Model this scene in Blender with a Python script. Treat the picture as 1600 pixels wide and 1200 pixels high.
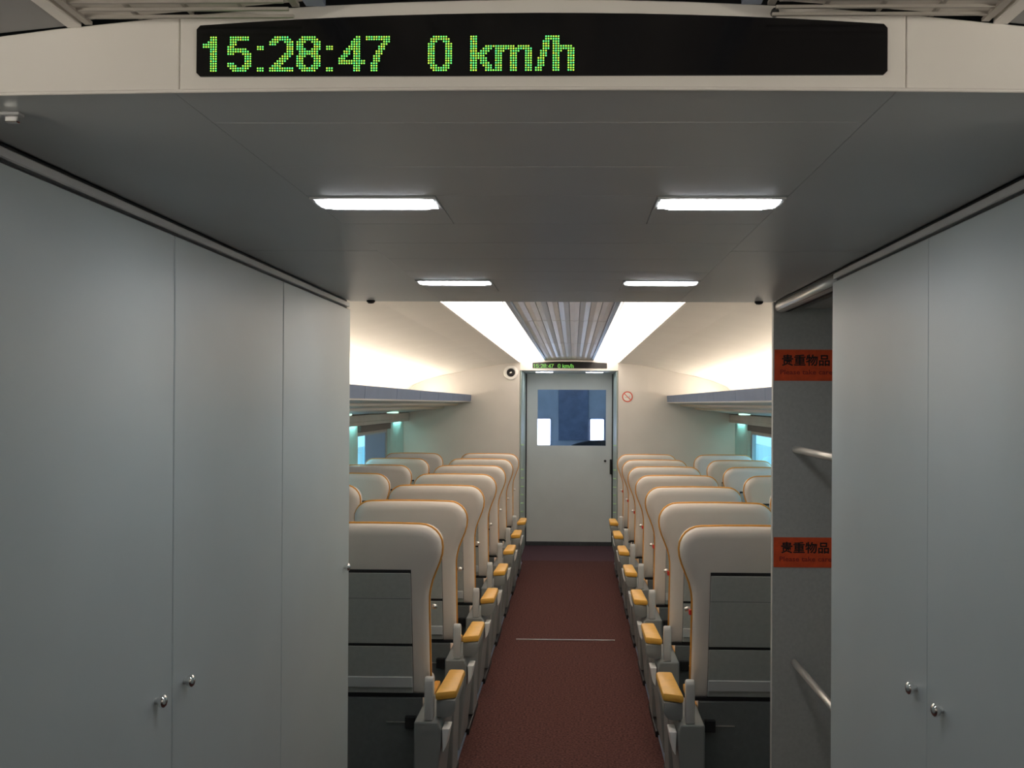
import bpy, bmesh, math, random
from mathutils import Matrix, Vector

random.seed(7)
scene = bpy.context.scene
for o in list(bpy.data.objects):
    bpy.data.objects.remove(o)
C = scene.collection
PI = math.pi
R = math.radians

# ------------------------------------------------------------------ camera
cam_d = bpy.data.cameras.new('camera')
cam_d.sensor_width = 36.0
cam_d.lens = 36.0                      # 1600 px focal length on a 1600 px wide frame
cam_d.shift_x = -57.0 / 1600.0
cam_d.shift_y = 25.0 / 1600.0
cam_d.clip_start = 0.02
cam = bpy.data.objects.new('camera', cam_d)
cam.matrix_world = (Matrix.Translation((0.046, 0.0, 1.58)) @ Matrix.Rotation(R(1.4), 4, 'Z')
                    @ Matrix.Rotation(R(90.2), 4, 'X') @ Matrix.Rotation(R(0.3), 4, 'Z'))
C.objects.link(cam)
scene.camera = cam

# ------------------------------------------------------------------ world, exposure
w = bpy.data.worlds.new('world')
scene.world = w
w.use_nodes = True
bg = w.node_tree.nodes['Background']
bg.inputs['Color'].default_value = (0.50, 0.86, 1.0, 1)
bg.inputs['Strength'].default_value = 1.9
vs = scene.view_settings
vs.view_transform = 'Standard'
vs.look = 'None'
vs.exposure = 0.0
vs.gamma = 1.0
vs.use_curve_mapping = False

# lamp strengths (lamps of the place, plus one lamp added in the cab)
L_VEST = 24.0       # square-ended ceiling lamps between the cabinets
L_STRIP = 4.0       # lit ceiling strips of the far cabin
L_COVE = 14.0        # tubes on top of the luggage racks
L_NEAR = 0.05       # dimmed strips of the cabin where the photographer stands
L_PILLAR = 16.0     # small wash lamps above the window pillars
L_END = 42.0         # lamps of the far vestibule
L_CAB = 10.0         # daylight windows and added lamp of the cab behind the far door

# ------------------------------------------------------------------ materials
MATS = {}
def mat(name, col, rough=0.5, metal=0.0, var=0.0, vscale=8.0, bump=0.0, bscale=200.0, emit=None, estr=0.0,
        stretch=None, spec=0.5, coat=0.0):
    m = bpy.data.materials.new(name)
    m.use_nodes = True
    nt = m.node_tree
    b = nt.nodes['Principled BSDF']
    b.inputs['Base Color'].default_value = (*col, 1)
    b.inputs['Roughness'].default_value = rough
    b.inputs['Metallic'].default_value = metal
    b.inputs['Specular IOR Level'].default_value = spec
    b.inputs['Coat Weight'].default_value = coat
    if var > 0 or bump > 0:
        tc = nt.nodes.new('ShaderNodeTexCoord')
        mp = nt.nodes.new('ShaderNodeMapping')
        nt.links.new(tc.outputs['Object'], mp.inputs['Vector'])
        if stretch:
            mp.inputs['Scale'].default_value = stretch
    if var > 0:
        n = nt.nodes.new('ShaderNodeTexNoise')
        n.inputs['Scale'].default_value = vscale
        n.inputs['Detail'].default_value = 5
        nt.links.new(mp.outputs['Vector'], n.inputs['Vector'])
        r = nt.nodes.new('ShaderNodeValToRGB')
        r.color_ramp.elements[0].position = 0.3
        r.color_ramp.elements[1].position = 0.7
        r.color_ramp.elements[0].color = (*[max(0, c * (1 - var)) for c in col], 1)
        r.color_ramp.elements[1].color = (*[min(1, c * (1 + var)) for c in col], 1)
        nt.links.new(n.outputs['Fac'], r.inputs['Fac'])
        nt.links.new(r.outputs['Color'], b.inputs['Base Color'])
    if bump > 0:
        n2 = nt.nodes.new('ShaderNodeTexNoise')
        n2.inputs['Scale'].default_value = bscale
        n2.inputs['Detail'].default_value = 3
        nt.links.new(mp.outputs['Vector'], n2.inputs['Vector'])
        bp = nt.nodes.new('ShaderNodeBump')
        bp.inputs['Strength'].default_value = bump
        bp.inputs['Distance'].default_value = 0.002
        nt.links.new(n2.outputs['Fac'], bp.inputs['Height'])
        nt.links.new(bp.outputs['Normal'], b.inputs['Normal'])
    if emit:
        b.inputs['Emission Color'].default_value = (*emit, 1)
        b.inputs['Emission Strength'].default_value = estr
    MATS[name] = m
    return m

mat('cabinet_paint', (0.475, 0.535, 0.54), 0.42, var=0.03, vscale=3, bump=0.05, bscale=260)
mat('vest_ceiling', (0.50, 0.515, 0.51), 0.45, var=0.03, vscale=3, bump=0.04)
mat('niche_panel', (0.47, 0.47, 0.44), 0.6, var=0.06, vscale=90)
mat('black_gap', (0.012, 0.012, 0.014), 0.6)
mat('fascia_grey', (0.55, 0.56, 0.56), 0.4, var=0.03)
mat('header_cream', (0.80, 0.765, 0.715), 0.45, var=0.03, vscale=4)
mat('wall_cream', (0.68, 0.65, 0.61), 0.6, var=0.03, vscale=4, bump=0.05)
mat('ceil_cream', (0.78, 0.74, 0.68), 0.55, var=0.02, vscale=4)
mat('wall_window', (0.52, 0.49, 0.45), 0.6, var=0.04)
mat('pillar_teal_lit', (0.38, 0.62, 0.60), 0.5, var=0.04)  # teal light of the wash lamps put into the base colour
mat('carpet', (0.095, 0.041, 0.036), 0.95, var=0.6, vscale=95, bump=0.7, bscale=400, spec=0.1)
mat('carpet_cold_lit', (0.10, 0.055, 0.065), 0.95, var=0.4, vscale=170, bump=0.7, bscale=400, spec=0.1)  # cold light of the far lamps put into the carpet colour
mat('floor_dark', (0.05, 0.055, 0.06), 0.7, var=0.2, vscale=40)
mat('steel', (0.72, 0.70, 0.66), 0.28, 1.0, var=0.05, vscale=30)
mat('chrome', (0.85, 0.84, 0.83), 0.08, 1.0)
mat('bar_metal', (0.66, 0.64, 0.60), 0.35, 0.6)
mat('leather', (0.72, 0.66, 0.60), 0.42, var=0.04, vscale=5, bump=0.12, bscale=330)
mat('plastic_grey', (0.24, 0.25, 0.24), 0.5, var=0.03, bump=0.05)
mat('panel_grey', (0.37, 0.385, 0.365), 0.55, var=0.05, vscale=60, bump=0.08)
mat('lower_grey', (0.14, 0.15, 0.147), 0.6, var=0.08, vscale=50)
mat('piping', (0.72, 0.33, 0.05), 0.5, var=0.1, vscale=30)
mat('arm_pad', (0.80, 0.43, 0.07), 0.42, var=0.07, vscale=25, bump=0.1)
mat('white_plastic', (0.88, 0.87, 0.84), 0.4)
mat('plastic_light', (0.56, 0.555, 0.53), 0.4)
mat('black_plastic', (0.010, 0.010, 0.011), 0.5)
mat('red_tab', (0.65, 0.03, 0.02), 0.4)
mat('rack_blue', (0.13, 0.18, 0.29), 0.55, 0.0, var=0.06, vscale=6)
mat('rack_grey', (0.38, 0.41, 0.40), 0.35, 0.3, var=0.05)
mat('rack_tan', (0.62, 0.52, 0.38), 0.35, 0.3)
mat('slat_silver', (0.76, 0.70, 0.64), 0.36, 0.3, var=0.05, vscale=5, stretch=(6, 0.6, 1))
mat('slat_reflect', (0.64, 0.63, 0.62), 0.34, 0.4)  # reflection stripes of the centre panel put into the slat colour
mat('rail_blue', (0.33, 0.41, 0.54), 0.35, 0.5)
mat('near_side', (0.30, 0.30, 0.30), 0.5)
mat('near_louvre', (0.40, 0.37, 0.33), 0.5)
mat('door_grey', (0.66, 0.68, 0.66), 0.45, var=0.03, vscale=4, bump=0.04)
mat('jamb_green', (0.42, 0.50, 0.46), 0.35, 0.2, var=0.04)
mat('reflection_lime', (0.55, 0.85, 0.45), 0.4)
mat('cab_blue', (0.54, 0.57, 0.62), 0.6, var=0.12, vscale=5)
mat('cab_dark', (0.21, 0.25, 0.35), 0.5, var=0.2, vscale=9)
mat('screen_black', (0.006, 0.006, 0.007), 0.18, var=0.2, vscale=300)
mat('sticker', (0.78, 0.09, 0.02), 0.5, var=0.12, vscale=40)
mat('ink', (0.012, 0.008, 0.008), 0.6)
mat('ink_red', (0.30, 0.02, 0.015), 0.6)
mat('sign_white', (0.80, 0.78, 0.74), 0.5)
mat('sign_red', (0.70, 0.10, 0.06), 0.5)
mat('station_blue', (0.50, 0.66, 0.72), 0.7, var=0.25, vscale=1.5)
m = mat('shade_blue', (0.34, 0.47, 0.60), 0.6)
_t = m.node_tree.nodes.new('ShaderNodeBsdfTranslucent'); _t.inputs['Color'].default_value = (0.34, 0.47, 0.60, 1)
_x = m.node_tree.nodes.new('ShaderNodeMixShader'); _x.inputs['Fac'].default_value = 0.3
m.node_tree.links.new(m.node_tree.nodes['Principled BSDF'].outputs[0], _x.inputs[1]); m.node_tree.links.new(_t.outputs[0], _x.inputs[2])
m.node_tree.links.new(_x.outputs[0], m.node_tree.nodes['Material Output'].inputs['Surface'])
mat('blind_dark', (0.13, 0.11, 0.10), 0.6)
mat('frame_grey', (0.40, 0.47, 0.50), 0.4)
mat('lamp_vest', (0.9, 0.9, 0.95), 0.4, emit=(0.93, 0.95, 1.0), estr=L_VEST)
mat('lamp_end', (0.9, 0.9, 0.95), 0.4, emit=(0.93, 0.95, 1.0), estr=L_END)
mat('lamp_strip', (0.9, 0.88, 0.8), 0.4, emit=(1.0, 0.86, 0.74), estr=L_STRIP)
mat('lamp_cove', (0.9, 0.88, 0.8), 0.4, emit=(1.0, 0.85, 0.71), estr=L_COVE)
mat('lamp_cove_near', (0.9, 0.88, 0.8), 0.4, emit=(1.0, 0.91, 0.80), estr=L_COVE * 2.1)
mat('lamp_near', (0.48, 0.45, 0.40), 0.4, emit=(1.0, 0.84, 0.66), estr=L_NEAR)
mat('lamp_pillar', (0.8, 0.9, 0.9), 0.4, emit=(0.50, 1.0, 0.95), estr=L_PILLAR)
mat('lamp_down', (0.8, 0.9, 0.8), 0.4, emit=(0.60, 1.0, 0.80), estr=1.2)
mat('lamp_cab', (0.9, 0.9, 1.0), 0.4, emit=(0.88, 0.93, 1.0), estr=L_CAB)

def glass_mat(name, tint, mix=0.12):
    m = bpy.data.materials.new(name)
    m.use_nodes = True
    nt = m.node_tree
    nt.nodes.clear()
    out = nt.nodes.new('ShaderNodeOutputMaterial')
    tr = nt.nodes.new('ShaderNodeBsdfTransparent')
    tr.inputs['Color'].default_value = (*tint, 1)
    gl = nt.nodes.new('ShaderNodeBsdfGlossy')
    gl.inputs['Roughness'].default_value = 0.03
    mx = nt.nodes.new('ShaderNodeMixShader')
    fr = nt.nodes.new('ShaderNodeFresnel')
    fr.inputs['IOR'].default_value = 1.45
    ge = nt.nodes.new('ShaderNodeNewGeometry')
    inv = nt.nodes.new('ShaderNodeMath'); inv.operation = 'SUBTRACT'; inv.inputs[0].default_value = 1.0
    mul = nt.nodes.new('ShaderNodeMath'); mul.operation = 'MULTIPLY'
    nt.links.new(ge.outputs['Backfacing'], inv.inputs[1])
    nt.links.new(fr.outputs[0], mul.inputs[0]); nt.links.new(inv.outputs[0], mul.inputs[1])
    nt.links.new(mul.outputs[0], mx.inputs['Fac'])
    nt.links.new(tr.outputs[0], mx.inputs[1])
    nt.links.new(gl.outputs[0], mx.inputs[2])
    nt.links.new(mx.outputs[0], out.inputs['Surface'])
    MATS[name] = m
glass_mat('glass', (0.80, 0.95, 1.0))
glass_mat('glass_door', (0.78, 0.84, 0.95))

# LED dots: green with yellow and cyan specks
m = bpy.data.materials.new('led'); m.use_nodes = True
nt = m.node_tree; b = nt.nodes['Principled BSDF']
b.inputs['Base Color'].default_value = (0.02, 0.05, 0.01, 1)
tc = nt.nodes.new('ShaderNodeTexCoord'); n = nt.nodes.new('ShaderNodeTexNoise')
n.inputs['Scale'].default_value = 420; n.inputs['Detail'].default_value = 2
nt.links.new(tc.outputs['Object'], n.inputs['Vector'])
r = nt.nodes.new('ShaderNodeValToRGB')
r.color_ramp.elements[0].position = 0.36; r.color_ramp.elements[0].color = (0.10, 0.90, 0.28, 1)
r.color_ramp.elements[1].position = 0.62; r.color_ramp.elements[1].color = (0.62, 0.80, 0.07, 1)
e = r.color_ramp.elements.new(0.49); e.color = (0.18, 0.95, 0.10, 1)
nt.links.new(n.outputs['Fac'], r.inputs['Fac'])
nt.links.new(r.outputs['Color'], b.inputs['Emission Color'])
b.inputs['Emission Strength'].default_value = 1.5
MATS['led'] = m

# ------------------------------------------------------------------ helpers
def origin_of(p):
    v = Vector((0, 0, 0))
    while p is not None:
        v += p.location
        p = p.parent
    return v

def link(name, bm, m, parent=None, smooth=False, loc=None):
    """one mesh object; vertices are given in world coordinates"""
    me = bpy.data.meshes.new(name)
    base = origin_of(parent)
    if loc is not None:
        base = base + (Vector(loc) - base)
    bmesh.ops.translate(bm, verts=bm.verts, vec=-base)
    bmesh.ops.recalc_face_normals(bm, faces=bm.faces)
    bm.to_mesh(me)
    bm.free()
    if isinstance(m, str):
        m = MATS[m]
    me.materials.append(m)
    if smooth:
        me.shade_smooth() if hasattr(me, 'shade_smooth') else None
        for p in me.polygons:
            p.use_smooth = True
    o = bpy.data.objects.new(name, me)
    C.objects.link(o)
    if parent is not None:
        o.parent = parent
    if loc is not None:
        o.location = Vector(loc) - origin_of(parent)
    return o

def thing(name, label, cat, loc=(0, 0, 0), group=None):
    o = bpy.data.objects.new(name, None)
    o.empty_display_size = 0.1
    o.location = loc
    C.objects.link(o)
    return tag(o, label, cat, group)

def tag(o, label, cat, group=None):
    o['label'] = label
    o['category'] = cat
    if group:
        o['group'] = group
    return o

def struct(o, label=None, cat=None):
    o['kind'] = 'structure'
    if label:
        o['label'] = label
    if cat:
        o['category'] = cat
    return o

def box_bm(x0, x1, y0, y1, z0, z1, bevel=0.0, seg=2, bm=None):
    own = bm is None
    t = bmesh.new()
    bmesh.ops.create_cube(t, size=1.0)
    for v in t.verts:
        v.co = Vector(((x0 + x1) / 2 + v.co.x * (x1 - x0), (y0 + y1) / 2 + v.co.y * (y1 - y0),
                       (z0 + z1) / 2 + v.co.z * (z1 - z0)))
    if bevel > 0:
        bmesh.ops.bevel(t, geom=list(t.edges), offset=bevel, segments=seg, profile=0.5, affect='EDGES')
    if own:
        return t
    me = bpy.data.meshes.new('tmp')
    t.to_mesh(me); t.free()
    bm.from_mesh(me)
    bpy.data.meshes.remove(me)
    return bm

def B(name, x0, x1, y0, y1, z0, z1, m, parent=None, bevel=0.0, seg=2, smooth=False):
    if x0 > x1: x0, x1 = x1, x0
    if y0 > y1: y0, y1 = y1, y0
    return link(name, box_bm(x0, x1, y0, y1, z0, z1, bevel, seg), m, parent, smooth)

def prism_bm(poly, axis, a0, a1, bevel=0.0, seg=2):
    """poly in the two other axes (in xyz order), extruded along axis from a0 to a1"""
    bm = bmesh.new()
    def P(u, v, a):
        return {'x': (a, u, v), 'y': (u, a, v), 'z': (u, v, a)}[axis]
    A = [bm.verts.new(P(u, v, a0)) for u, v in poly]
    Bv = [bm.verts.new(P(u, v, a1)) for u, v in poly]
    n = len(poly)
    bm.faces.new(A)
    bm.faces.new(list(reversed(Bv)))
    for i in range(n):
        bm.faces.new((A[i], A[(i + 1) % n], Bv[(i + 1) % n], Bv[i]))
    if bevel > 0:
        bmesh.ops.recalc_face_normals(bm, faces=bm.faces)
        bmesh.ops.bevel(bm, geom=list(bm.edges), offset=bevel, segments=seg, profile=0.5, affect='EDGES')
    return bm

def PR(name, poly, axis, a0, a1, m, parent=None, bevel=0.0, smooth=False, seg=2):
    return link(name, prism_bm(poly, axis, a0, a1, bevel, seg), m, parent, smooth)

def lathe_bm(profile, centre, axis, n=20):
    """profile: list of (radius, height along axis)"""
    bm = bmesh.new()
    rings = []
    for r_, h in profile:
        ring = []
        for i in range(n):
            a = 2 * PI * i / n
            u, v = r_ * math.cos(a), r_ * math.sin(a)
            p = {'x': (h, u, v), 'y': (u, h, v), 'z': (u, v, h)}[axis]
            ring.append(bm.verts.new(Vector(centre) + Vector(p)))
        rings.append(ring)
    for k in range(len(rings) - 1):
        for i in range(n):
            bm.faces.new((rings[k][i], rings[k][(i + 1) % n], rings[k + 1][(i + 1) % n], rings[k + 1][i]))
    bm.faces.new(rings[0]); bm.faces.new(list(reversed(rings[-1])))
    return bm

def tube_bm(pts, r_, n=8):
    bm = bmesh.new()
    pts = [Vector(p) for p in pts]
    rings = []
    ref = None
    for i, p in enumerate(pts):
        t = (pts[min(i + 1, len(pts) - 1)] - pts[max(i - 1, 0)]).normalized()
        if ref is None:
            ref = Vector((0, 1, 0)) if abs(t.y) < 0.8 else Vector((1, 0, 0))
        a = t.cross(ref).normalized()
        bvec = t.cross(a).normalized()
        rings.append([bm.verts.new(p + r_ * (math.cos(2 * PI * k / n) * a + math.sin(2 * PI * k / n) * bvec)) for k in range(n)])
    for k in range(len(rings) - 1):
        for i in range(n):
            bm.faces.new((rings[k][i], rings[k][(i + 1) % n], rings[k + 1][(i + 1) % n], rings[k + 1][i]))
    bm.faces.new(rings[0]); bm.faces.new(list(reversed(rings[-1])))
    return bm

def copy_tree(o, parent=None):
    c = o.copy()
    C.objects.link(c)
    c.parent = parent
    for ch in o.children:
        copy_tree(ch, c)
    return c

# ------------------------------------------------------------------ main dimensions
ZC = 1.918           # vestibule ceiling
YH = 1.092           # face of the header with the display
YE = 3.40            # far end of the cabinets
XC = 0.70            # cabinet fronts
YW = 10.15           # far end wall of the cabin
YD = 11.40           # far door
XO = 0.485           # half width of the far doorway
XW = 1.69            # window wall
PITCH, Y0 = 0.89, 3.78

# ------------------------------------------------------------------ floors
fl = struct(B('floor', -0.46, 0.46, -2.6, 10.3, -0.05, 0.0, 'carpet'), 'dark red brown carpet runner along the aisle', 'floor')
struct(B('floor', -1.9, -0.462, -2.6, 10.15, -0.05, -0.002, 'floor_dark'), 'dark grey floor under the seats by the loudspeaker side', 'floor')
struct(B('floor', 0.462, 1.9, -2.6, 10.15, -0.05, -0.002, 'floor_dark'), 'dark grey floor under the seats by the no smoking sign side', 'floor')
struct(B('floor', -XO, XO, 10.302, YD + 0.4, -0.05, 0.0, 'carpet_cold_lit'), 'carpet in front of the far door, tinted purple as under its cold lamps', 'floor')
struct(B('trim_1', -0.33, 0.33, 6.835, 6.853, 0.001, 0.005, 'steel'), 'thin metal joint strip across the carpet', 'trim')
for k, s in ((2, -1), (3, 1)):
    struct(B('trim_%d' % k, s * 0.455, s * 0.475, YE, 10.14, 0.001, 0.012, 'rail_blue'), 'thin metal edge strip beside the carpet', 'trim')

# ------------------------------------------------------------------ vestibule: ceiling with panels
ceil = struct(B('ceiling', -1.75, 1.75, YH + 0.05, 2.266, ZC + 0.006, ZC + 0.05, 'vest_ceiling'), 'grey painted ceiling between the cabinets near the clock display', 'ceiling')
ceil2 = struct(B('ceiling', -1.75, 1.75, 2.270, YE, ZC + 0.006, ZC + 0.05, 'vest_ceiling'), 'grey painted ceiling between the cabinets near the seats', 'ceiling')
for par, ya, yb in ((ceil, YH + 0.0045, 2.266), (ceil2, 2.270, YE - 0.001)):      # skins beside the panel field
    for s in (-1, 1):
        B('ceiling_sheet', s * 0.3925, s * XC, ya, yb, ZC, ZC + 0.006, 'vest_ceiling', par)
seams = [YH + 0.0045, 1.228, 1.458, 1.690 - 0.03, 1.922, 2.152, 2.386, 2.618, 2.850 - 0.06, 3.08, YE - 0.001]
for i in range(len(seams) - 1):
    ya, yb = seams[i], seams[i + 1]
    par = ceil if (ya + yb) / 2 < 2.268 else ceil2
    lamp = (i == 3) or (i == 8)
    g = 0.0008
    if not lamp:
        B('ceiling_panel', -0.392, 0.392, ya + g, yb - g, ZC - 0.0005, ZC + 0.006, 'vest_ceiling', par, 0.0006, 1)
    else:
        yl = 1.720 if i == 3 else 2.850
        for xa, xb in ((-0.1805, 0.1805),):
            B('ceiling_panel', xa, xb, ya + g, yb - g, ZC - 0.0005, ZC + 0.006, 'vest_ceiling', par, 0.0006, 1)
        B('ceiling_panel', -0.392, -0.1815, yl + 0.0465, yb - g, ZC - 0.0005, ZC + 0.006, 'vest_ceiling', par, 0.0006, 1)
        B('ceiling_panel', 0.1815, 0.392, yl + 0.0465, yb - g, ZC - 0.0005, ZC + 0.006, 'vest_ceiling', par, 0.0006, 1)
        if yl - 0.0465 - ya > 0.004:
            B('ceiling_panel', -0.392, -0.1815, ya + g, yl - 0.0465, ZC - 0.0005, ZC + 0.006, 'vest_ceiling', par, 0.0006, 1)
            B('ceiling_panel', 0.1815, 0.392, ya + g, yl - 0.0465, ZC - 0.0005, ZC + 0.006, 'vest_ceiling', par, 0.0006, 1)

def vest_lamp(x0, x1, yc, z, label, m='lamp_vest', hd=0.046):
    t = thing('ceiling_lamp', label, 'lamp', ((x0 + x1) / 2, yc, z), 'flush ceiling lamps')
    bm = bmesh.new()
    f = 0.006
    box_bm(x0, x1, yc - hd, yc - hd + f, z - 0.003, z + 0.005, bm=bm)
    box_bm(x0, x1, yc + hd - f, yc + hd, z - 0.003, z + 0.005, bm=bm)
    box_bm(x0, x0 + f, yc - hd + f, yc + hd - f, z - 0.003, z + 0.005, bm=bm)
    box_bm(x1 - f, x1, yc - hd + f, yc + hd - f, z - 0.003, z + 0.005, bm=bm)
    link('frame', bm, 'fascia_grey', t)
    ch = 0.02
    xa, xb, ya, yb = x0 + f, x1 - f, yc - hd + f, yc + hd - f
    PR('diffuser', [(xa + ch, ya), (xb - ch, ya), (xb, ya + ch), (xb, yb - ch), (xb - ch, yb), (xa + ch, yb), (xa, yb - ch), (xa, ya + ch)],
       'z', z - 0.0045, z + 0.004, m, t)
for yc, wh in ((1.720, 'close to the clock display'), (2.850, 'close to the seat rows')):
    vest_lamp(-0.391, -0.182, yc, ZC, 'white ceiling lamp %s, on the three cabinet side' % wh)
    vest_lamp(0.182, 0.391, yc, ZC, 'white ceiling lamp %s, on the luggage niche side' % wh)

# ------------------------------------------------------------------ fascias (light strip with a dark shadow gap above and below)
for s, nm, lab in ((-1, 'trim_4', 'light grey strip above the three plain cabinets'), (1, 'trim_5', 'light grey strip above the two plain cabinets beside the niche')):
    ye = YE if s < 0 else 2.610
    tr = struct(B(nm, s * (XC + 0.002), s * (XC + 0.05), YH + 0.056, ye, 1.898, ZC - 0.005, 'fascia_grey', None, 0.002, 1), lab, 'trim')
    B('shadow_gap', s * (XC + 0.012), s * (XC + 0.05), YH + 0.056, YE, 1.885, 1.8975, 'black_gap', tr)
    B('shadow_gap', s * (XC + 0.012), s * (XC + 0.05), YH + 0.056, YE, ZC - 0.0048, ZC + 0.004, 'black_gap', tr)

# ------------------------------------------------------------------ cabinets
def cabinet(s, y0, y1, label, knob_y, g0=0.0021, g1=0.0021):
    t = thing('cabinet', label, 'cabinet', (s * (XC + 0.3), (y0 + y1) / 2, 0.0), 'wall cabinets')
    B('body', s * (XC + 0.024), s * 1.70, y0 + 0.001, y1 - 0.001, 0.0, 1.884, 'cabinet_paint', t)
    d = B('door', s * XC, s * (XC + 0.022), y0 + g0, y1 - g1, 0.06, 1.890, 'cabinet_paint', t, 0.0015, 1)
    B('plinth', s * (XC + 0.012), s * (XC + 0.0235), y0 + 0.002, y1 - 0.002, 0.0, 0.055, 'floor_dark', t)
    if knob_y is not None:
        z = 1.043
        prof = [(0.006, 0.0), (0.0055, -s * 0.002), (0.0060, -s * 0.005), (0.0095, -s * 0.007), (0.0125, -s * 0.012), (0.0115, -s * 0.0165), (0.0075, -s * 0.0195), (0.002, -s * 0.021)]
        k = link('knob', lathe_bm(prof, (s * XC, knob_y, z), 'x', 16), 'chrome', d, True)
        k['label'] = 'small round chrome knob'
    return t
cabinet(-1, YH + 0.058, 1.896, 'tall grey cabinet of three in a row, the one by the clock display', 1.819)
cabinet(-1, 1.896, 2.612, 'tall grey cabinet in the middle of three plain doors', 1.954)
cabinet(-1, 2.612, YE, 'tall grey cabinet at the seat end of three plain doors', 3.326)
cabinet(1, YH + 0.058, 1.906, 'tall grey cabinet next to the clock display header, opposite the three plain doors', 1.824, g1=0.0008)
cabinet(1, 1.906, 2.610, 'tall grey cabinet adjoining the luggage niche', 1.963, g0=0.0008)

# luggage niche
t = thing('luggage_niche', 'open grey luggage niche with two shelves and guard bars by the seats', 'luggage rack', (1.1, 3.0, 0.0))
B('end_panel', XC, 1.70, 3.375, YE, 0.0, 1.9175, 'niche_panel', t, 0.001, 1)
B('back_panel', 1.66, 1.70, 2.613, 3.374, 0.0, 1.884, 'niche_panel', t)
B('floor_board', 0.76, 1.659, 2.613, 3.374, 0.03, 0.06, 'niche_panel', t)
B('top_board', 0.80, 1.659, 2.613, 3.374, 1.897, 1.9175, 'niche_panel', t)
for z in (1.434, 0.737):
    B('shelf', 0.95, 1.659, 2.613, 3.374, z - 0.030, z - 0.014, 'niche_panel', t)
    b_ = link('guard_bar', tube_bm([(0.773, 2.613, z), (0.773, 3.374, z)], 0.0115, 12), 'bar_metal', t, True)
    b_['label'] = 'polished metal guard bar'
link('top_rail', tube_bm([(XC + 0.024, 2.613, 1.900), (XC + 0.024, 3.374, 1.900)], 0.019, 14), 'bar_metal', t, True)

# ------------------------------------------------------------------ text helper
def text_mesh(s, size, offset=0.0):
    cu = bpy.data.curves.new('txt', 'FONT')
    cu.body = s
    cu.size = size
    cu.align_x = 'CENTER'
    cu.align_y = 'CENTER'
    cu.offset = offset
    cu.resolution_u = 2
    o = bpy.data.objects.new('txt', cu)
    C.objects.link(o)
    dg = bpy.context.evaluated_depsgraph_get()
    dg.update()
    me = bpy.data.meshes.new_from_object(o.evaluated_get(dg))
    bpy.data.objects.remove(o)
    bpy.data.curves.remove(cu)
    return me

def text_obj(name, s, size, loc, m, parent, width=None, offset=0.0):
    """lettering on a plane facing -Y"""
    me = text_mesh(s, size, offset)
    me.materials.clear()
    me.materials.append(MATS[m])
    xs = [v.co.x for v in me.vertices]
    zs = [v.co.y for v in me.vertices]
    cx, cz = (min(xs) + max(xs)) / 2, (min(zs) + max(zs)) / 2
    k = width / (max(xs) - min(xs)) if width else 1.0
    for v in me.vertices:
        v.co = Vector(((v.co.x - cx) * k, 0, v.co.y - cz))
    o = bpy.data.objects.new(name, me)
    C.objects.link(o)
    o.parent = parent
    o.location = Vector(loc) - origin_of(parent)
    return o

def sticker(z0, z1, label):
    yf = 3.3745
    t = thing('warning_sticker', label, 'sticker', (0.80, yf, z0), 'orange stickers in the luggage niche')
    B('sheet', 0.704, 0.905, yf - 0.0012, yf, z0, z1, 'sticker', t)
    h = z1 - z0
    text_obj('lettering', '贵重物品', 0.039, (0.806, yf - 0.0018, z0 + h * 0.66), 'ink', t, 0.156, 0.0008)
    text_obj('small_lettering', 'Please take care', 0.022, (0.808, yf - 0.0018, z0 + h * 0.28), 'ink_red', t, 0.17, 0.0003)
sticker(1.659, 1.761, 'orange sticker with dark lettering above the upper shelf bar')
sticker(1.048, 1.146, 'orange sticker with dark lettering between the two shelf bars')

# ------------------------------------------------------------------ near header with display
def arch(x):
    return 2.012 - 0.112 * min(abs(x), 0.65) ** 2
def header(y0, y1, half, zb, name, label):
    """lintel with a slightly arched top"""
    n = 24
    top = [(-half + 2 * half * i / n) for i in range(n + 1)]
    poly = [(-half, zb)] + [(half, zb)] + [(x, arch(x)) for x in reversed(top)]
    return struct(PR(name, poly, 'y', y0, y1, 'header_cream', None), label, 'wall')
hd = header(YH + 0.004, YH + 0.05, 1.75, ZC + 0.0062, 'wall_header', 'cream lintel above the opening between the cabinets')
# three face panels with visible joints
def face_panel(xa, xb, par, y, zb, zt_off=0.0):
    n = 10
    xs = [xa + (xb - xa) * i / n for i in range(n + 1)]
    poly = [(x, zb - 0.014 * min(abs(x), 0.8) ** 2) for x in xs] + [(x, arch(x) - zt_off) for x in reversed(xs)]
    return PR('face_panel', poly, 'y', y, y + 0.004, 'header_cream', par, 0.001, seg=1)
for xa, xb in ((-1.74, -0.3807), (-0.380, 0.396), (0.3967, 1.74)):
    face_panel(xa, xb, hd, YH, ZC - 0.001)
bm = tube_bm([(x, YH + 0.0015, ZC - 0.001 - 0.014 * min(abs(x), 0.8) ** 2) for x in [-1.7 + 0.1 * k for k in range(35)]], 0.0022, 8)
link('lower_lip', bm, 'header_cream', hd, True)
for s in (-1, 1):
    struct(B('wall_near_%s' % ('left' if s < 0 else 'right'), s * 0.72, s * 1.9, YH, YH + 0.05, 0, ZC - 0.014, 'wall_cream'), 'cream bulkhead beside the opening on the %s' % ('three cabinet side' if s < 0 else 'niche side'), 'wall')
kn = tag(link('knob', lathe_bm([(0.0042, 0), (0.0042, -0.006), (0.003, -0.010), (0.001, -0.011)], (0.257, YH, 1.9955), 'y', 12), 'black_plastic', None, True, loc=(0.257, YH, 1.9955)),
         'tiny black knob on the header above the clock display', 'knob')

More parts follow.
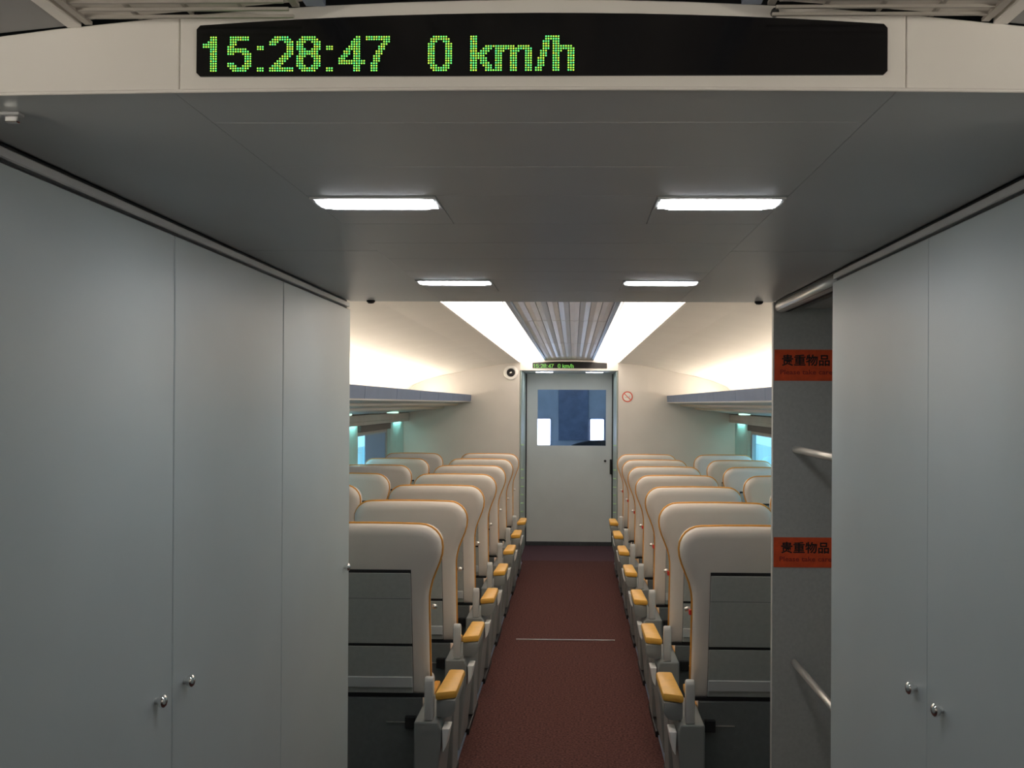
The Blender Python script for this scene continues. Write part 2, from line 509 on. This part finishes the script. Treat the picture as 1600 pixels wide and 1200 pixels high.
GLY = {
 '1': "...###|...###|..####|######|######|" + "|".join(["...###"] * 10),
 '5': ".########.|.########.|.###......|.###......|###.......|########..|#########.|###...####|.......###|.......###|.......###|###....###|####..####|.########.|..######..",
 '2': "..######..|.########.|####..####|###....###|.......###|.......###|.......###|......####|.....####.|....####..|...####...|..####....|.####.....|##########|##########",
 '8': "..######..|.########.|####..####|###....###|###....###|####..####|.########.|.########.|####..####|###....###|###....###|###....###|####..####|.########.|..######..",
 '4': ".......##..|......###..|.....####..|.....####..|....#####..|...######..|..###.###..|..###.###..|.###..###..|###...###..|###########|###########|......###..|......###..|......###..",
 '7': "##########|##########|.......###|......###.|.....###..|.....###..|....###...|....###...|...###....|...###....|...###....|..###.....|..###.....|..###.....|..###.....",
 ':': "...|...|...|...|###|###|...|...|...|...|...|...|...|###|###",
 '0': "..######..|.########.|.###..###.|" + "|".join(["###....###"] * 9) + "|.###..###.|.########.|..######..",
 'k': "###.......|###.......|###.......|###.......|###...####|###..####.|###.####..|#######...|######....|#######...|###.###...|###.####..|###..####.|###...###.|###...####",
 'm': "|".join(["..............."] * 4) + "|########.#####.|###############|####..####..###|" + "|".join(["###...###...###"] * 8),
 '/': "....###|....###|...###.|...###.|...###.|...###.|..###..|..###..|..###..|.###...|.###...|.###...|.###...|###....|###....",
 'h': "###......|###......|###......|###......|########.|#########|####..###|" + "|".join(["###...###"] * 8),
}
LAY = [('1', 0), ('5', 10), (':', 22), ('2', 27), ('8', 38), (':', 50), ('4', 55), ('7', 66), ('0', 91), ('k', 108), ('m', 118), ('/', 134), ('h', 141)]

def display(y, label, dz=0.0):
    t = thing('clock_display', label, 'display', (0, y, 1.9295 + dz), 'clock displays')
    n = 14
    xa, xb, zb, r_ = -0.361, 0.376, 1.9295, 0.004
    def ztop(x): return 1.9965 - 0.095 * x * x
    poly = [(xa, zb + r_), (xa + r_, zb), (xb - r_, zb), (xb, zb + r_), (xb, ztop(xb) - r_)]
    xs = [xb - r_ - (xb - xa - 2 * r_) * i / n for i in range(n + 1)]
    poly += [(x, ztop(x)) for x in xs] + [(xa, ztop(xa) - r_)]
    poly = [(x, z + dz) for x, z in poly]
    PR('screen', poly, 'y', y - 0.0025, y, 'screen_black', t)
    bm = bmesh.new()
    px, pz = 0.002665, 0.002565
    x_0, z_0 = -0.353, 1.9712 + dz
    yy = y - 0.0032
    for ch, c0 in LAY:
        for r_i, row in enumerate(GLY[ch].split('|')):
            for c, v in enumerate(row):
                if v == '#':
                    cx, cz = x_0 + (c0 + c) * px, z_0 - r_i * pz
                    vs_ = [bm.verts.new((cx + 0.00098 * math.cos(a), yy, cz + 0.00098 * math.sin(a))) for a in [k * PI / 3 for k in range(6)]]
                    bm.faces.new(vs_)
    d = link('led_dots', bm, 'led', t)
    d['label'] = 'green dot matrix reading 15:28:47 0 km/h'
    d['kind'] = 'stuff'
    return t
display(YH, 'wide black clock and speed display with green digits above the cabinet opening')

# small fittings under the vestibule ceiling
t = thing('ceiling_catch', 'small chrome catch under the grey ceiling beside the cabinet top', 'catch', (-0.615, 1.185, ZC))
B('plate', -0.640, -0.603, 1.178, 1.192, ZC - 0.004, ZC - 0.0002, 'fascia_grey', t, 0.001, 1)
B('hook', -0.622, -0.606, 1.181, 1.189, ZC - 0.012, ZC - 0.004, 'chrome', t, 0.0015, 1)
for x, wh in ((-0.626, 'at the three cabinet side'), (0.652, 'at the luggage niche side')):
    tag(link('ceiling_stop', lathe_bm([(0.014, 0), (0.014, -0.004), (0.009, -0.009), (0.003, -0.010)], (x, 3.372, ZC), 'z', 14), 'black_gap', None, True, loc=(x, 3.372, ZC)),
        'small dark round stop under the ceiling edge %s' % wh, 'stop', 'ceiling stops')

# ------------------------------------------------------------------ cabin shell builder
def side_profile():
    return [(0.50, 1.985), (0.70, 1.965), (0.90, 1.930), (1.07, 1.893), (1.25, 1.855), (1.42, 1.81), (1.55, 1.755), (1.64, 1.67), (1.69, 1.55)]

def cove_ceiling(s, ya, yb, m, label, name='ceiling'):
    p = side_profile()
    poly = [(s * x, z) for x, z in p] + [(s * (x + 0.02), z + 0.05) for x, z in reversed(p)]
    return struct(PR(name, poly, 'y', ya, yb, m, None, smooth=False), label, 'ceiling')

def strip_light(s, ya, yb, m, mb, label, fins=False, glab=None):
    t = thing('strip_light', label, 'lamp', (s * 0.36, (ya + yb) / 2, 1.99), glab)
    x0, x1 = 0.245, 0.485
    def z(x): return arch(x) + 0.002
    n_b = max(1, round((yb - ya) / 1.1))
    for i in range(n_b):
        a = ya + (yb - ya) * i / n_b + 0.004
        b_ = ya + (yb - ya) * (i + 1) / n_b - 0.004
        PR('diffuser', [(s * x0, z(x0)), (s * x1, z(x1)), (s * x1, z(x1) + 0.01), (s * x0, z(x0) + 0.01)], 'y', a, b_, m, t)
    for k in range(5):
        x = x0 + 0.008 + (x1 - x0 - 0.016) * k / 4
        hw = (0.004 if k in (0, 4) else 0.0022) if fins else (0.002 if k in (0, 4) else 0.0009)
        B('bar', s * x - hw, s * x + hw, ya, yb, z(x) - (0.004 if fins else 0.002), z(x) - 0.0006, mb, t)
    if fins:
        bm = bmesh.new()
        y = ya + 0.02
        while y < yb:
            box_bm(min(s * x0, s * x1) + 0.006, max(s * x0, s * x1) - 0.006, y, y + 0.004, z(x1) - 0.002, z(x1) + 0.001, bm=bm)
            y += 0.020
        f = link('fins', bm, mb, t)
        f['kind'] = 'stuff'
    return t

def centre_ceiling(ya, yb, bays, label):
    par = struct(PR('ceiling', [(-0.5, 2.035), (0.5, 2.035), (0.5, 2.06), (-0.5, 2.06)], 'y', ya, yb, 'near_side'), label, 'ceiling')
    n = 9
    wd = 0.44 / n
    for a, b_ in bays:
        for i in range(n):
            xa = -0.22 + wd * i + 0.0015
            xb = xa + wd - 0.003
            xm = (xa + xb) / 2
            poly = [(xa, arch(xa) + 0.010), (xm, arch(xm) + 0.007), (xb, arch(xb) + 0.010), (xb, arch(xb) + 0.018), (xa, arch(xa) + 0.018)]
            PR('slat', poly, 'y', a + 0.010, b_ - 0.010, 'slat_reflect' if i in (2, 4, 6) else 'slat_silver', par)
    for s in (-1, 1):
        B('rail', s * 0.222, s * 0.243, ya, yb, arch(0.23) - 0.001, arch(0.23) + 0.022, 'rail_blue', par)
        B('rail', s * 0.487, s * 0.502, ya, yb, arch(0.49) - 0.002, arch(0.49) + 0.03, 'header_cream', par)
    return par

# ---------------- far cabin (lit)
centre_ceiling(YE + 0.002, YW - 0.002, [(YE + 0.01, 5.42), (5.42, 7.44), (7.44, 9.46), (9.46, YW - 0.004)], 'silver slatted centre ceiling of the seat cabin')
for s, wh in ((-1, 'loudspeaker'), (1, 'no smoking sign')):
    strip_light(s, YE + 0.004, YW - 0.004, 'lamp_strip', 'header_cream', 'long glowing ceiling strip light above the aisle, %s side' % wh, glab='glowing ceiling strips')
    cove_ceiling(s, YE + 0.002, YW - 0.002, 'ceil_cream', 'cream curved side ceiling over the luggage rack, %s side' % wh)

# windows and window walls
WINS = [(4.14, 5.42), (6.09, 7.37), (8.04, 9.32)]
ZS, ZT = 0.86, 1.322
def window_wall(s):
    side = 'left' if s < 0 else 'right'
    wh = 'loudspeaker' if s < 0 else 'no smoking sign'
    bm = bmesh.new()
    X0, X1 = s * (XW - 0.02), s * (XW + 0.012)
    xa, xb = min(X0, X1), max(X0, X1)
    box_bm(xa, xb, YE + 0.002, YW - 0.002, 0.0, ZS, bm=bm)
    box_bm(xa, xb, YE + 0.002, YW - 0.002, ZT, 1.55, bm=bm)
    ed = [YE + 0.002] + [v for w_ in WINS for v in w_] + [YW - 0.002]
    for i in range(0, len(ed), 2):
        box_bm(xa, xb, ed[i], ed[i + 1], ZS, ZT, bm=bm)
    wl = struct(link('wall_%s' % side, bm, 'wall_window'), 'cream window wall of the seat cabin, %s side' % wh, 'wall')
    # hanging header band above the pillars and windows
    B('header_band', s * 1.585, s * (XW - 0.022), YE + 0.004, YW - 0.004, 1.430, 1.484, 'wall_window', wl, 0.003, 1)
    B('header_lip', s * 1.585, s * 1.600, YE + 0.004, YW - 0.004, 1.402, 1.4298, 'wall_window', wl, 0.002, 1)
    # pillars with wash lamps
    pil = [(YE + 0.01, 4.10)] + [(WINS[i][1] + 0.05, WINS[i + 1][0] - 0.05) for i in range(2)] + [(9.36, YW - 0.004)]
    for (a, b_), pw in zip(pil, ('next to the cabinets', 'second from the cabinets', 'third from the cabinets', 'next to the end wall')):
        PR('pillar', [(s * (XW - 0.024), a + 0.02), (s * (XW - 0.05), a + 0.05), (s * (XW - 0.05), b_ - 0.02), (s * (XW - 0.024), b_ - 0.01)], 'z', ZS, 1.429, 'pillar_teal_lit', wl)
        ym = (a + b_) / 2
        tag(B('wash_lamp', s * 1.606, s * 1.632, ym - 0.20, ym + 0.20, 1.420, 1.4295, 'lamp_pillar'), 'teal wash lamp above the window pillar %s, %s side' % (pw, wh), 'lamp', 'pillar wash lamps')
    return wl
for s in (-1, 1):
    window_wall(s)
wi = 0
for s in (-1, 1):
    for (a, b_) in WINS:
        wi += 1
        wh = 'loudspeaker' if s < 0 else 'no smoking sign'
        nth = ['nearest the cabinets', 'in the middle of the cabin', 'nearest the far wall'][WINS.index((a, b_))]
        bm = bmesh.new()
        xa, xb = sorted((s * (XW - 0.03), s * (XW + 0.004)))
        f = 0.035
        box_bm(xa, xb, a, a + f, ZS, ZT, bm=bm); box_bm(xa, xb, b_ - f, b_, ZS, ZT, bm=bm)
        box_bm(xa, xb, a + f, b_ - f, ZS, ZS + f, bm=bm); box_bm(xa, xb, a + f, b_ - f, ZT - 0.012, ZT, bm=bm)
        o = struct(link('window_%d' % wi, bm, 'frame_grey'), 'wide train window %s on the %s side' % (nth, wh), 'window')
        B('pane', s * (XW - 0.010), s * (XW - 0.006), a + f, b_ - f, ZS + f, ZT - 0.012, 'glass', o)
        B('blind_box', s * 1.625, s * (XW - 0.022), a - 0.02, b_ + 0.02, ZT + 0.022, 1.428, 'blind_dark', o, 0.004, 1)
        if s < 0:
            B('roller_shade', s * (XW - 0.022), s * (XW - 0.018), a + 0.36, b_ - f, ZS + f, ZT - 0.012, 'shade_blue', o)

# outside: a pale platform wall and a white platform edge seen through the glass
for s in (-1, 1):
    struct(B('wall_outside_%s' % ('left' if s < 0 else 'right'), s * 3.6, s * 3.7, 2.0, 40.0, -1.0, 0.80, 'station_blue'), 'pale blue station wall outside the windows', 'wall')

# luggage racks
def luggage_rack(s, ya, yb, label, lamps, t0, t1, tube='lamp_cove'):
    t = thing('luggage_rack', label, 'luggage rack', (s * 1.3, (ya + yb) / 2, 1.5), 'overhead luggage racks')
    # deck
    poly = [(s * 0.985, 1.600), (s * 0.985, 1.615), (s * 1.63, 1.560), (s * 1.66, 1.53), (s * 1.62, 1.486), (s * 1.40, 1.512)]
    PR('deck', poly, 'y', ya, yb, 'rack_grey', t)
    # fascia panels with joints
    edges = [ya]
    y = ya + 0.65
    while y < yb - 0.2:
        edges.append(y); y += 0.905
    edges.append(yb)
    for i in range(len(edges) - 1):
        PR('fascia_panel', [(s * 0.972, 1.600), (s * 0.968, 1.662), (s * 0.980, 1.664), (s * 0.984, 1.600)], 'y', edges[i] + 0.003, edges[i + 1] - 0.003, 'rack_blue', t)
    B('lip', s * 0.967, s * 0.986, ya, yb, 1.590, 1.599, 'steel', t, 0.002, 1)
    for x0, x1, z0 in ((1.10, 1.15, 1.567), (1.24, 1.29, 1.535)):
        PR('rail', [(s * x0, z0 - 0.004), (s * x1, z0 - 0.015), (s * x1, z0 + 0.012), (s * x0, z0 + 0.018)], 'y', ya, yb, 'rack_tan', t)
    # reading lights
    for yl in lamps:
        link('reading_light', lathe_bm([(0.050, 0.003), (0.050, -0.006), (0.040, -0.010)], (s * 1.46, yl, 1.502), 'z', 16), 'lamp_down', t, True)
    # cove tube behind the fascia
    PR('cove_tube', [(s * 1.30, 1.605), (s * 1.38, 1.598), (s * 1.38, 1.625), (s * 1.30, 1.630)], 'y', t0, t1, tube, t)
    return t
for s, wh in ((-1, 'loudspeaker'), (1, 'no smoking sign')):
    luggage_rack(s, YE + 0.01, YW - 0.004, 'overhead luggage rack with blue fascia along the %s side' % wh, (4.9, 6.7, 8.5), YE + 0.06, YW - 0.10)

# far end wall
bm = bmesh.new()
box_bm(-1.72, -XO - 0.003, YW, YW + 0.06, 0, 2.06, bm=bm)
box_bm(XO + 0.003, 1.72, YW, YW + 0.06, 0, 2.06, bm=bm)
struct(link('wall_far', bm, 'wall_cream'), 'cream end wall with the far doorway', 'wall')
hf = header(YW, YW + 0.06, XO + 0.002, 1.909, 'wall_far_header', 'cream lintel over the far doorway')
display(YW - 0.0005, 'small looking clock display over the far doorway', 0.0)

# far doorway passage
for s, nm in ((-1, 'wall_passage_left'), (1, 'wall_passage_right')):
    wh = 'loudspeaker' if s < 0 else 'no smoking sign'
    wl = struct(B(nm, s * XO, s * (XO + 0.05), YW + 0.062, YD + 0.05, 0, 1.92, 'jamb_green'), 'green grey passage wall by the far door, %s side' % wh, 'wall')
    B('edge_strip', s * (XO - 0.012), s * (XO - 0.001), YW + 0.01, YW + 0.05, 0.001, 1.905, 'jamb_green', wl, 0.003, 1)
    for z in (1.163, 0.92, 0.835, 0.75, 0.67, 0.585, 0.50):
        B('reflection_tick', s * (XO - 0.040), s * (XO - 0.0125), YW + 0.018, YW + 0.03, z, z + 0.009, 'reflection_lime', wl)  # thin strips stand in for yellow-green reflections on the jamb
struct(B('ceiling', -XO, XO, YW + 0.062, YD + 0.05, 1.915, 1.96, 'vest_ceiling'), 'grey ceiling in front of the far door', 'ceiling')
vest_lamp(-0.36, -0.17, 10.85, 1.9145, 'small bright lamp in front of the far door, loudspeaker side', 'lamp_end')
vest_lamp(0.17, 0.36, 10.85, 1.9145, 'small bright lamp in front of the far door, no smoking sign side', 'lamp_end')

# far door
bm = bmesh.new()
wx0, wx1, wz0, wz1 = -0.353, 0.408, 1.112, 1.735
xd = XO - 0.012
box_bm(-xd, xd, YD, YD + 0.035, 0.045, wz0, bm=bm)
box_bm(-xd, xd, YD, YD + 0.035, wz1, 1.912, bm=bm)
box_bm(-xd, wx0, YD, YD + 0.035, wz0, wz1, bm=bm)
box_bm(wx1, xd, YD, YD + 0.035, wz0, wz1, bm=bm)
d = struct(link('door_1', bm, 'door_grey'), 'grey end door with a wide window', 'door')
B('pane', wx0, wx1, YD + 0.012, YD + 0.018, wz0, wz1, 'glass_door', d)
B('kick_plate', -xd, xd, YD - 0.012, YD, 0.002, 0.044, 'floor_dark', d)
for s in (-1, 1):
    B('door_seal', s * xd, s * XO, YD - 0.006, YD + 0.03, 0.002, 1.912, 'black_gap', d)
link('lock', lathe_bm([(0.014, 0), (0.014, -0.008), (0.008, -0.012)], (0.40, YD, 0.945), 'y', 12), 'black_plastic', d, True)
B('handle', 0.452, 0.472, YD - 0.045, YD, 0.80, 0.965, 'black_plastic', d, 0.006, 2)
# cab behind the door
bm = bmesh.new()
box_bm(-1.1, 1.1, 12.9, 12.95, 0, 2.1, bm=bm)
struct(link('wall_cab_back', bm, 'cab_blue'), 'blue grey wall of the cab behind the door window', 'wall')
for s in (-1, 1):
    struct(B('wall_cab_%s' % ('left' if s < 0 else 'right'), s * 1.1, s * 1.15, YD + 0.06, 12.95, 0, 2.1, 'cab_blue'), 'blue grey side wall of the cab', 'wall')
struct(B('ceiling', -1.1, 1.1, YD + 0.06, 12.9, 2.1, 2.14, 'cab_blue'), 'ceiling of the cab behind the door', 'ceiling')
struct(B('floor', -1.1, 1.1, YD + 0.41, 12.9, -0.05, 0.0, 'floor_dark'), 'floor of the cab behind the door', 'floor')
for x0, x1, z0, z1, wn, wh in ((-0.418, -0.245, 1.06, 1.385, 7, 'loudspeaker'), (0.262, 0.425, 1.105, 1.385, 8, 'no smoking sign')):
    o = struct(B('window_%d' % wn, x0 - 0.012, x1 + 0.012, 12.888, 12.899, z0 - 0.012, z1 + 0.012, 'cab_dark'), 'small glaring cab window on the %s side' % wh, 'window')
    B('pane', x0, x1, 12.880, 12.8875, z0, z1, 'lamp_cab', o, 0.003, 1)
tag(B('notice_board', -0.14, 0.235, 12.885, 12.899, 1.12, 1.76, 'cab_dark', None, 0.003, 1), 'dark blue board on the cab wall behind the door window', 'board')
t = thing('driver_console', 'black low console behind the door window', 'console', (0.25, 12.5, 0))
PR('hood', [(0.02, 1.07), (0.10, 1.10), (0.25, 1.135), (0.42, 1.14), (0.60, 1.12), (0.60, 1.02), (0.02, 1.02)], 'y', 12.35, 12.60, 'black_plastic', t, 0.006)
B('desk', 0.0, 0.62, 12.32, 12.62, 0.0, 1.019, 'cab_dark', t, 0.01)

vest_lamp(-0.25, 0.25, 12.30, 2.0995, 'added fill lamp in the cab ceiling behind the far door', 'lamp_cab')  # added lamp, brightens the cab walls
# wall fittings on the end wall
t = thing('loudspeaker', 'round white loudspeaker with dark centre high on the end wall', 'loudspeaker', (-0.576, YW, 1.885))
c = (-0.576, YW, 1.885)
link('ring', lathe_bm([(0.074, -0.001), (0.074, -0.012), (0.066, -0.020), (0.044, -0.022), (0.040, -0.012)], c, 'y', 28), 'white_plastic', t, True)
link('cone', lathe_bm([(0.0405, -0.0125), (0.0405, -0.0225), (0.030, -0.0235), (0.020, -0.016), (0.014, -0.015)], c, 'y', 24), 'black_plastic', t, True)
link('dust_cap', lathe_bm([(0.014, -0.016), (0.012, -0.023), (0.006, -0.027), (0.001, -0.028)], c, 'y', 16), 'chrome', t, True)
t = thing('no_smoking_sign', 'round white sign with red ring and slash on the end wall', 'sign', (0.579, YW, 1.652))
c = (0.579, YW, 1.652)
link('disc', lathe_bm([(0.046, -0.0005), (0.046, -0.003)], c, 'y', 28), 'sign_white', t)
bm = bmesh.new()
n = 28
for i in range(n):
    a0, a1 = 2 * PI * i / n, 2 * PI * (i + 1) / n
    q = []
    for r_, a in ((0.053, a0), (0.053, a1), (0.043, a1), (0.043, a0)):
        q.append(bm.verts.new((c[0] + r_ * math.cos(a), YW - 0.0042, c[2] + r_ * math.sin(a))))
    bm.faces.new(q)
u, v = Vector((0.7071, 0, -0.7071)), Vector((0.7071, 0, 0.7071))
cc = Vector((c[0], YW - 0.0044, c[2]))
bm.faces.new([bm.verts.new(cc + p) for p in (-0.046 * u - 0.004 * v, 0.046 * u - 0.004 * v, 0.046 * u + 0.004 * v, -0.046 * u + 0.004 * v)])
link('red_ring', bm, 'sign_red', t)
bm = box_bm(c[0] - 0.024, c[0] + 0.016, YW - 0.0036, YW - 0.0031, c[2] - 0.010, c[2] - 0.002)
box_bm(c[0] + 0.018, c[0] + 0.024, YW - 0.0036, YW - 0.0031, c[2] - 0.010, c[2] + 0.012, bm=bm)
link('cigarette', bm, 'fascia_grey', t)

# ------------------------------------------------------------------ seats
def lean(z):
    return 0.12 * (1.124 - z) / 0.66

def outline(inset=0.0, zlow=0.46):
    half = [(0.205, zlow), (0.205, 0.60), (0.205, 0.80), (0.206, 0.845), (0.210, 0.875), (0.219, 0.91), (0.234, 0.948), (0.248, 0.982), (0.257, 1.012), (0.260, 1.04)]
    for k in range(1, 7):
        a = k / 6 * PI / 2
        half.append((0.180 + 0.080 * math.cos(a), 1.044 + 0.080 * math.sin(a)))
    half += [(0.10, 1.1262)]
    pts = half + [(0.0, 1.127)] + [(-x, z) for x, z in reversed(half)]
    if inset > 0:
        out = []
        n_ = len(pts)
        for i in range(n_):
            p0, p1, p2 = Vector(pts[i - 1]), Vector(pts[i]), Vector(pts[(i + 1) % n_])
            t1, t2 = (p1 - p0), (p2 - p1)
            n1 = Vector((-t1.y, t1.x)).normalized(); n2 = Vector((-t2.y, t2.x)).normalized()
            nn = (n1 + n2)
            nn = nn.normalized() * inset / max(0.45, (nn.normalized().dot(n1)))
            out.append((p1.x + nn.x, p1.y + nn.y))
        pts = out
    return pts

def pillow(levels, zlow=0.46):
    """levels: list of (inset, y)"""
    bm = bmesh.new()
    rings = []
    for ins, y in levels:
        rings.append([bm.verts.new((x, y + lean(z), z)) for x, z in outline(ins, zlow)])
    n_ = len(rings[0])
    for k in range(len(rings) - 1):
        for i in range(n_):
            bm.faces.new((rings[k][i], rings[k][(i + 1) % n_], rings[k + 1][(i + 1) % n_], rings[k + 1][i]))
    bm.faces.new(rings[0]); bm.faces.new(list(reversed(rings[-1])))
    return bm

def sheared_box(x0, x1, y0, y1, z0, z1, bev=0.0):
    bm = box_bm(x0, x1, y0, y1, z0, z1, bev, 1)
    for v_ in bm.verts:
        v_.co.y += lean(v_.co.z)
    return bm

def auto_smooth(o, ang=40):
    me = o.data
    for p in me.polygons:
        p.use_smooth = True
    me.set_sharp_from_angle(angle=R(ang))

def make_seat(s, red):
    """a seat facing +Y, aisle on the side s"""
    t = thing('train_seat', 'seat', 'seat', (0, 0, 0), 'cream seats in rows')
    o = link('back_shell', pillow([(0.040, 0.0), (0.022, 0.003), (0.008, 0.012), (0.001, 0.026), (0.0, 0.045), (0.0, 0.095)]), 'leather', t); auto_smooth(o, 50)
    o = link('back_cushion', pillow([(0.004, 0.0955), (0.004, 0.125), (0.02, 0.150), (0.05, 0.160)], 0.47), 'leather', t); auto_smooth(o, 50)
    pts = [(x * 1.004, lean(z) + 0.050, z + (0.001 if z > 1.1 else 0)) for x, z in outline(0.0)]
    pp = link('piping', tube_bm(pts, 0.0054, 6), 'piping', t, True)
    pp['label'] = 'orange piping along the backrest edge'
    # rear side: dark backing with grey panels in front of it
    link('recess', sheared_box(-0.148, 0.148, -0.0035, 0.0, 0.4697, 0.957), 'black_gap', t)
    p = link('table_panel', sheared_box(-0.147, 0.147, -0.011, -0.0036, 0.671, 0.945, 0.002), 'panel_grey', t)
    link('table_seam', sheared_box(-0.147, 0.147, -0.0114, -0.0111, 0.846, 0.848), 'lower_grey', p)
    p = link('pocket_panel', sheared_box(-0.147, 0.147, -0.011, -0.0036, 0.475, 0.660, 0.002), 'panel_grey', t)
    link('pocket_ridge', sheared_box(-0.147, 0.147, -0.019, -0.0112, 0.498, 0.542, 0.003), 'fascia_grey', p)
    B('lower_panel', -0.200, 0.178 if s > 0 else 0.200, 0.112, 0.145, 0.05, 0.456, 'lower_grey', t, 0.004) if s > 0 else B('lower_panel', -0.178, 0.200, 0.112, 0.145, 0.05, 0.456, 'lower_grey', t, 0.004)
    k = B('socket_block', s * 0.118, s * 0.158, 0.090, 0.1115, 0.345, 0.390, 'black_plastic', t, 0.003)
    link('socket_rod', tube_bm([(s * 0.117, 0.104, 0.366), (s * 0.045, 0.104, 0.366)], 0.0025, 6), 'steel', k)
    link('shadow_joint', sheared_box(-0.196, 0.196, -0.003, 0.02, 0.457, 0.4695), 'black_gap', t)
    # seat cushion and base
    o = B('seat_cushion', -0.155, 0.155, 0.34, 0.68, 0.33, 0.415, 'leather', t, 0.025, 3); auto_smooth(o, 40)
    B('cushion_trim', s * 0.1555, s * 0.180, 0.35, 0.66, 0.345, 0.375, 'piping', t, 0.005)
    B('base', -0.17, 0.17, 0.16, 0.62, 0.0, 0.328, 'floor_dark', t, 0.006)
    # aisle armrest
    # pad with the rear corner cut as in the photo
    x0, x1 = s * 0.257, s * 0.332
    pad = [(x0, -0.095), (x1, -0.062), (x1, 0.235), (s * 0.268, 0.235)]
    o = PR('armrest_pad', pad, 'z', 0.505, 0.536, 'arm_pad', t, 0.010); auto_smooth(o, 40)
    o['label'] = 'orange armrest pad'
    bm = prism_bm([(s * 0.260, 0.504), (s * 0.329, 0.504), (s * 0.327, 0.462), (s * 0.314, 0.445), (s * 0.285, 0.437), (s * 0.260, 0.445)], 'y', -0.078, 0.232, 0.004)
    for v_ in bm.verts:                # tapers upwards to the front
        if v_.co.y > 0.1 and v_.co.z < 0.5:
            v_.co.z += 0.012
    o = link('armrest_box', bm, 'plastic_grey', t); auto_smooth(o, 40)
    zt = 0.592
    prof = [(-0.105, 0.436), (-0.065, 0.436)] + [(-0.085 + 0.020 * math.cos(k * PI / 6), zt - 0.020 + 0.020 * math.sin(k * PI / 6)) for k in range(0, 7)]
    o = PR('armrest_post', prof, 'x', s * 0.219, s * 0.252, 'plastic_light', t, 0.006); auto_smooth(o, 40)
    o['label'] = 'upright pale armrest post'
    bm = prism_bm([(s * 0.184, 0.435), (s * 0.270, 0.435), (s * 0.281, 0.405), (s * 0.281, 0.36), (s * 0.250, 0.03), (s * 0.184, 0.03)], 'y', -0.112, 0.24, 0.006)
    link('side_body', bm, 'plastic_grey', t)
    link('side_cap', prism_bm([(s * 0.284, 0.410), (s * 0.312, 0.410), (s * 0.300, 0.345), (s * 0.288, 0.325)], 'y', -0.110, -0.02, 0.003), 'white_plastic', t)
    bm = prism_bm([(s * 0.216, 0.40), (s * 0.272, 0.40), (s * 0.262, 0.035), (s * 0.222, 0.035)], 'y', 0.40, 0.60, 0.006)
    link('front_leg', bm, 'plastic_grey', t)
    B('foot', s * 0.200, s * 0.262, 0.20, 0.66, 0.0, 0.030, 'black_plastic', t, 0.004)
    # coat hook on the flank of the back
    h = link('coat_hook', lathe_bm([(0.010, 0), (0.010, s * 0.012), (0.006, s * 0.020)], (s * 0.212, lean(0.80) + 0.075, 0.80), 'x', 10), 'steel', t, True)
    if red:
        B('red_tab', s * 0.208, s * 0.218, lean(0.79) + 0.045, lean(0.79) + 0.062, 0.783, 0.803, 'red_tab', t, 0.002, 1)
    return t

ORD = ['first', 'second', 'third', 'fourth', 'fifth', 'sixth', 'seventh']
protoL, protoR = make_seat(1, False), make_seat(-1, True)
usedL = usedR = False
for s in (-1, 1):
    wh = 'loudspeaker' if s < 0 else 'no smoking sign'
    for col, xc in (('aisle', 0.705), ('window', 1.388)):
        for k in range(7):
            if s < 0:
                o = protoL if not usedL else copy_tree(protoL); usedL = True
            else:
                o = protoR if not usedR else copy_tree(protoR); usedR = True
            o.location = (s * xc, Y0 + PITCH * k, 0)
            o['label'] = 'cream seat by the %s in the %s row from the cabinets, %s side' % (col, ORD[k], wh)

# ------------------------------------------------------------------ near cabin around the photographer
NB, NE = -2.6, YH - 0.001
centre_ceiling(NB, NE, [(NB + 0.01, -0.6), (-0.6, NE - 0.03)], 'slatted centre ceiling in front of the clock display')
for s, wh in ((-1, 'three cabinet side'), (1, 'luggage niche side')):
    strip_light(s, NB + 0.01, NE - 0.004, 'lamp_near', 'near_louvre', 'dim louvred ceiling strip in front of the clock display, %s' % wh, True, 'dim ceiling strips')
    luggage_rack(s, NB + 0.01, NE - 0.01, 'overhead luggage rack in front of the clock display header, %s' % wh, (0.2,), NB + 0.1, 0.70, 'lamp_cove_near')
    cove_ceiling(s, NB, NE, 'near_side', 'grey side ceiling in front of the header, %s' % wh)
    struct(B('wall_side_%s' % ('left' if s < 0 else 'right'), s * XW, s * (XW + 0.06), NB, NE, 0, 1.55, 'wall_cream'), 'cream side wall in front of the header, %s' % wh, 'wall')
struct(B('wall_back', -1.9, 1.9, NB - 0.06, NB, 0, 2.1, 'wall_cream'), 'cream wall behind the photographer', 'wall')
# bulkhead faces above the cabinets at the seat end
struct(B('wall_cabinet_head', -1.75, 1.75, YE - 0.06, YE, ZC + 0.051, 2.06, 'wall_cream'), 'cream bulkhead above the grey ceiling edge', 'wall')

struct(B('wall_above_header', -1.85, 1.85, YH + 0.052, YH + 0.075, ZC + 0.052, 2.13, 'black_gap'), 'black sheet above the clock display header, added against light leaks', 'wall')  # added to stop light leaking in, black to keep the gap dark
struct(B('wall_above_far', -1.85, 1.85, YW + 0.062, YW + 0.10, 1.965, 2.13, 'wall_cream'), 'bulkhead above the far doorway', 'wall')
struct(B('ceiling', -1.95, 1.95, NB - 0.1, 13.0, 2.145, 2.18, 'near_side'), 'outer roof skin of the carriage, added to keep sky light out', 'ceiling')  # unseen slab, added so no sky light leaks in from above
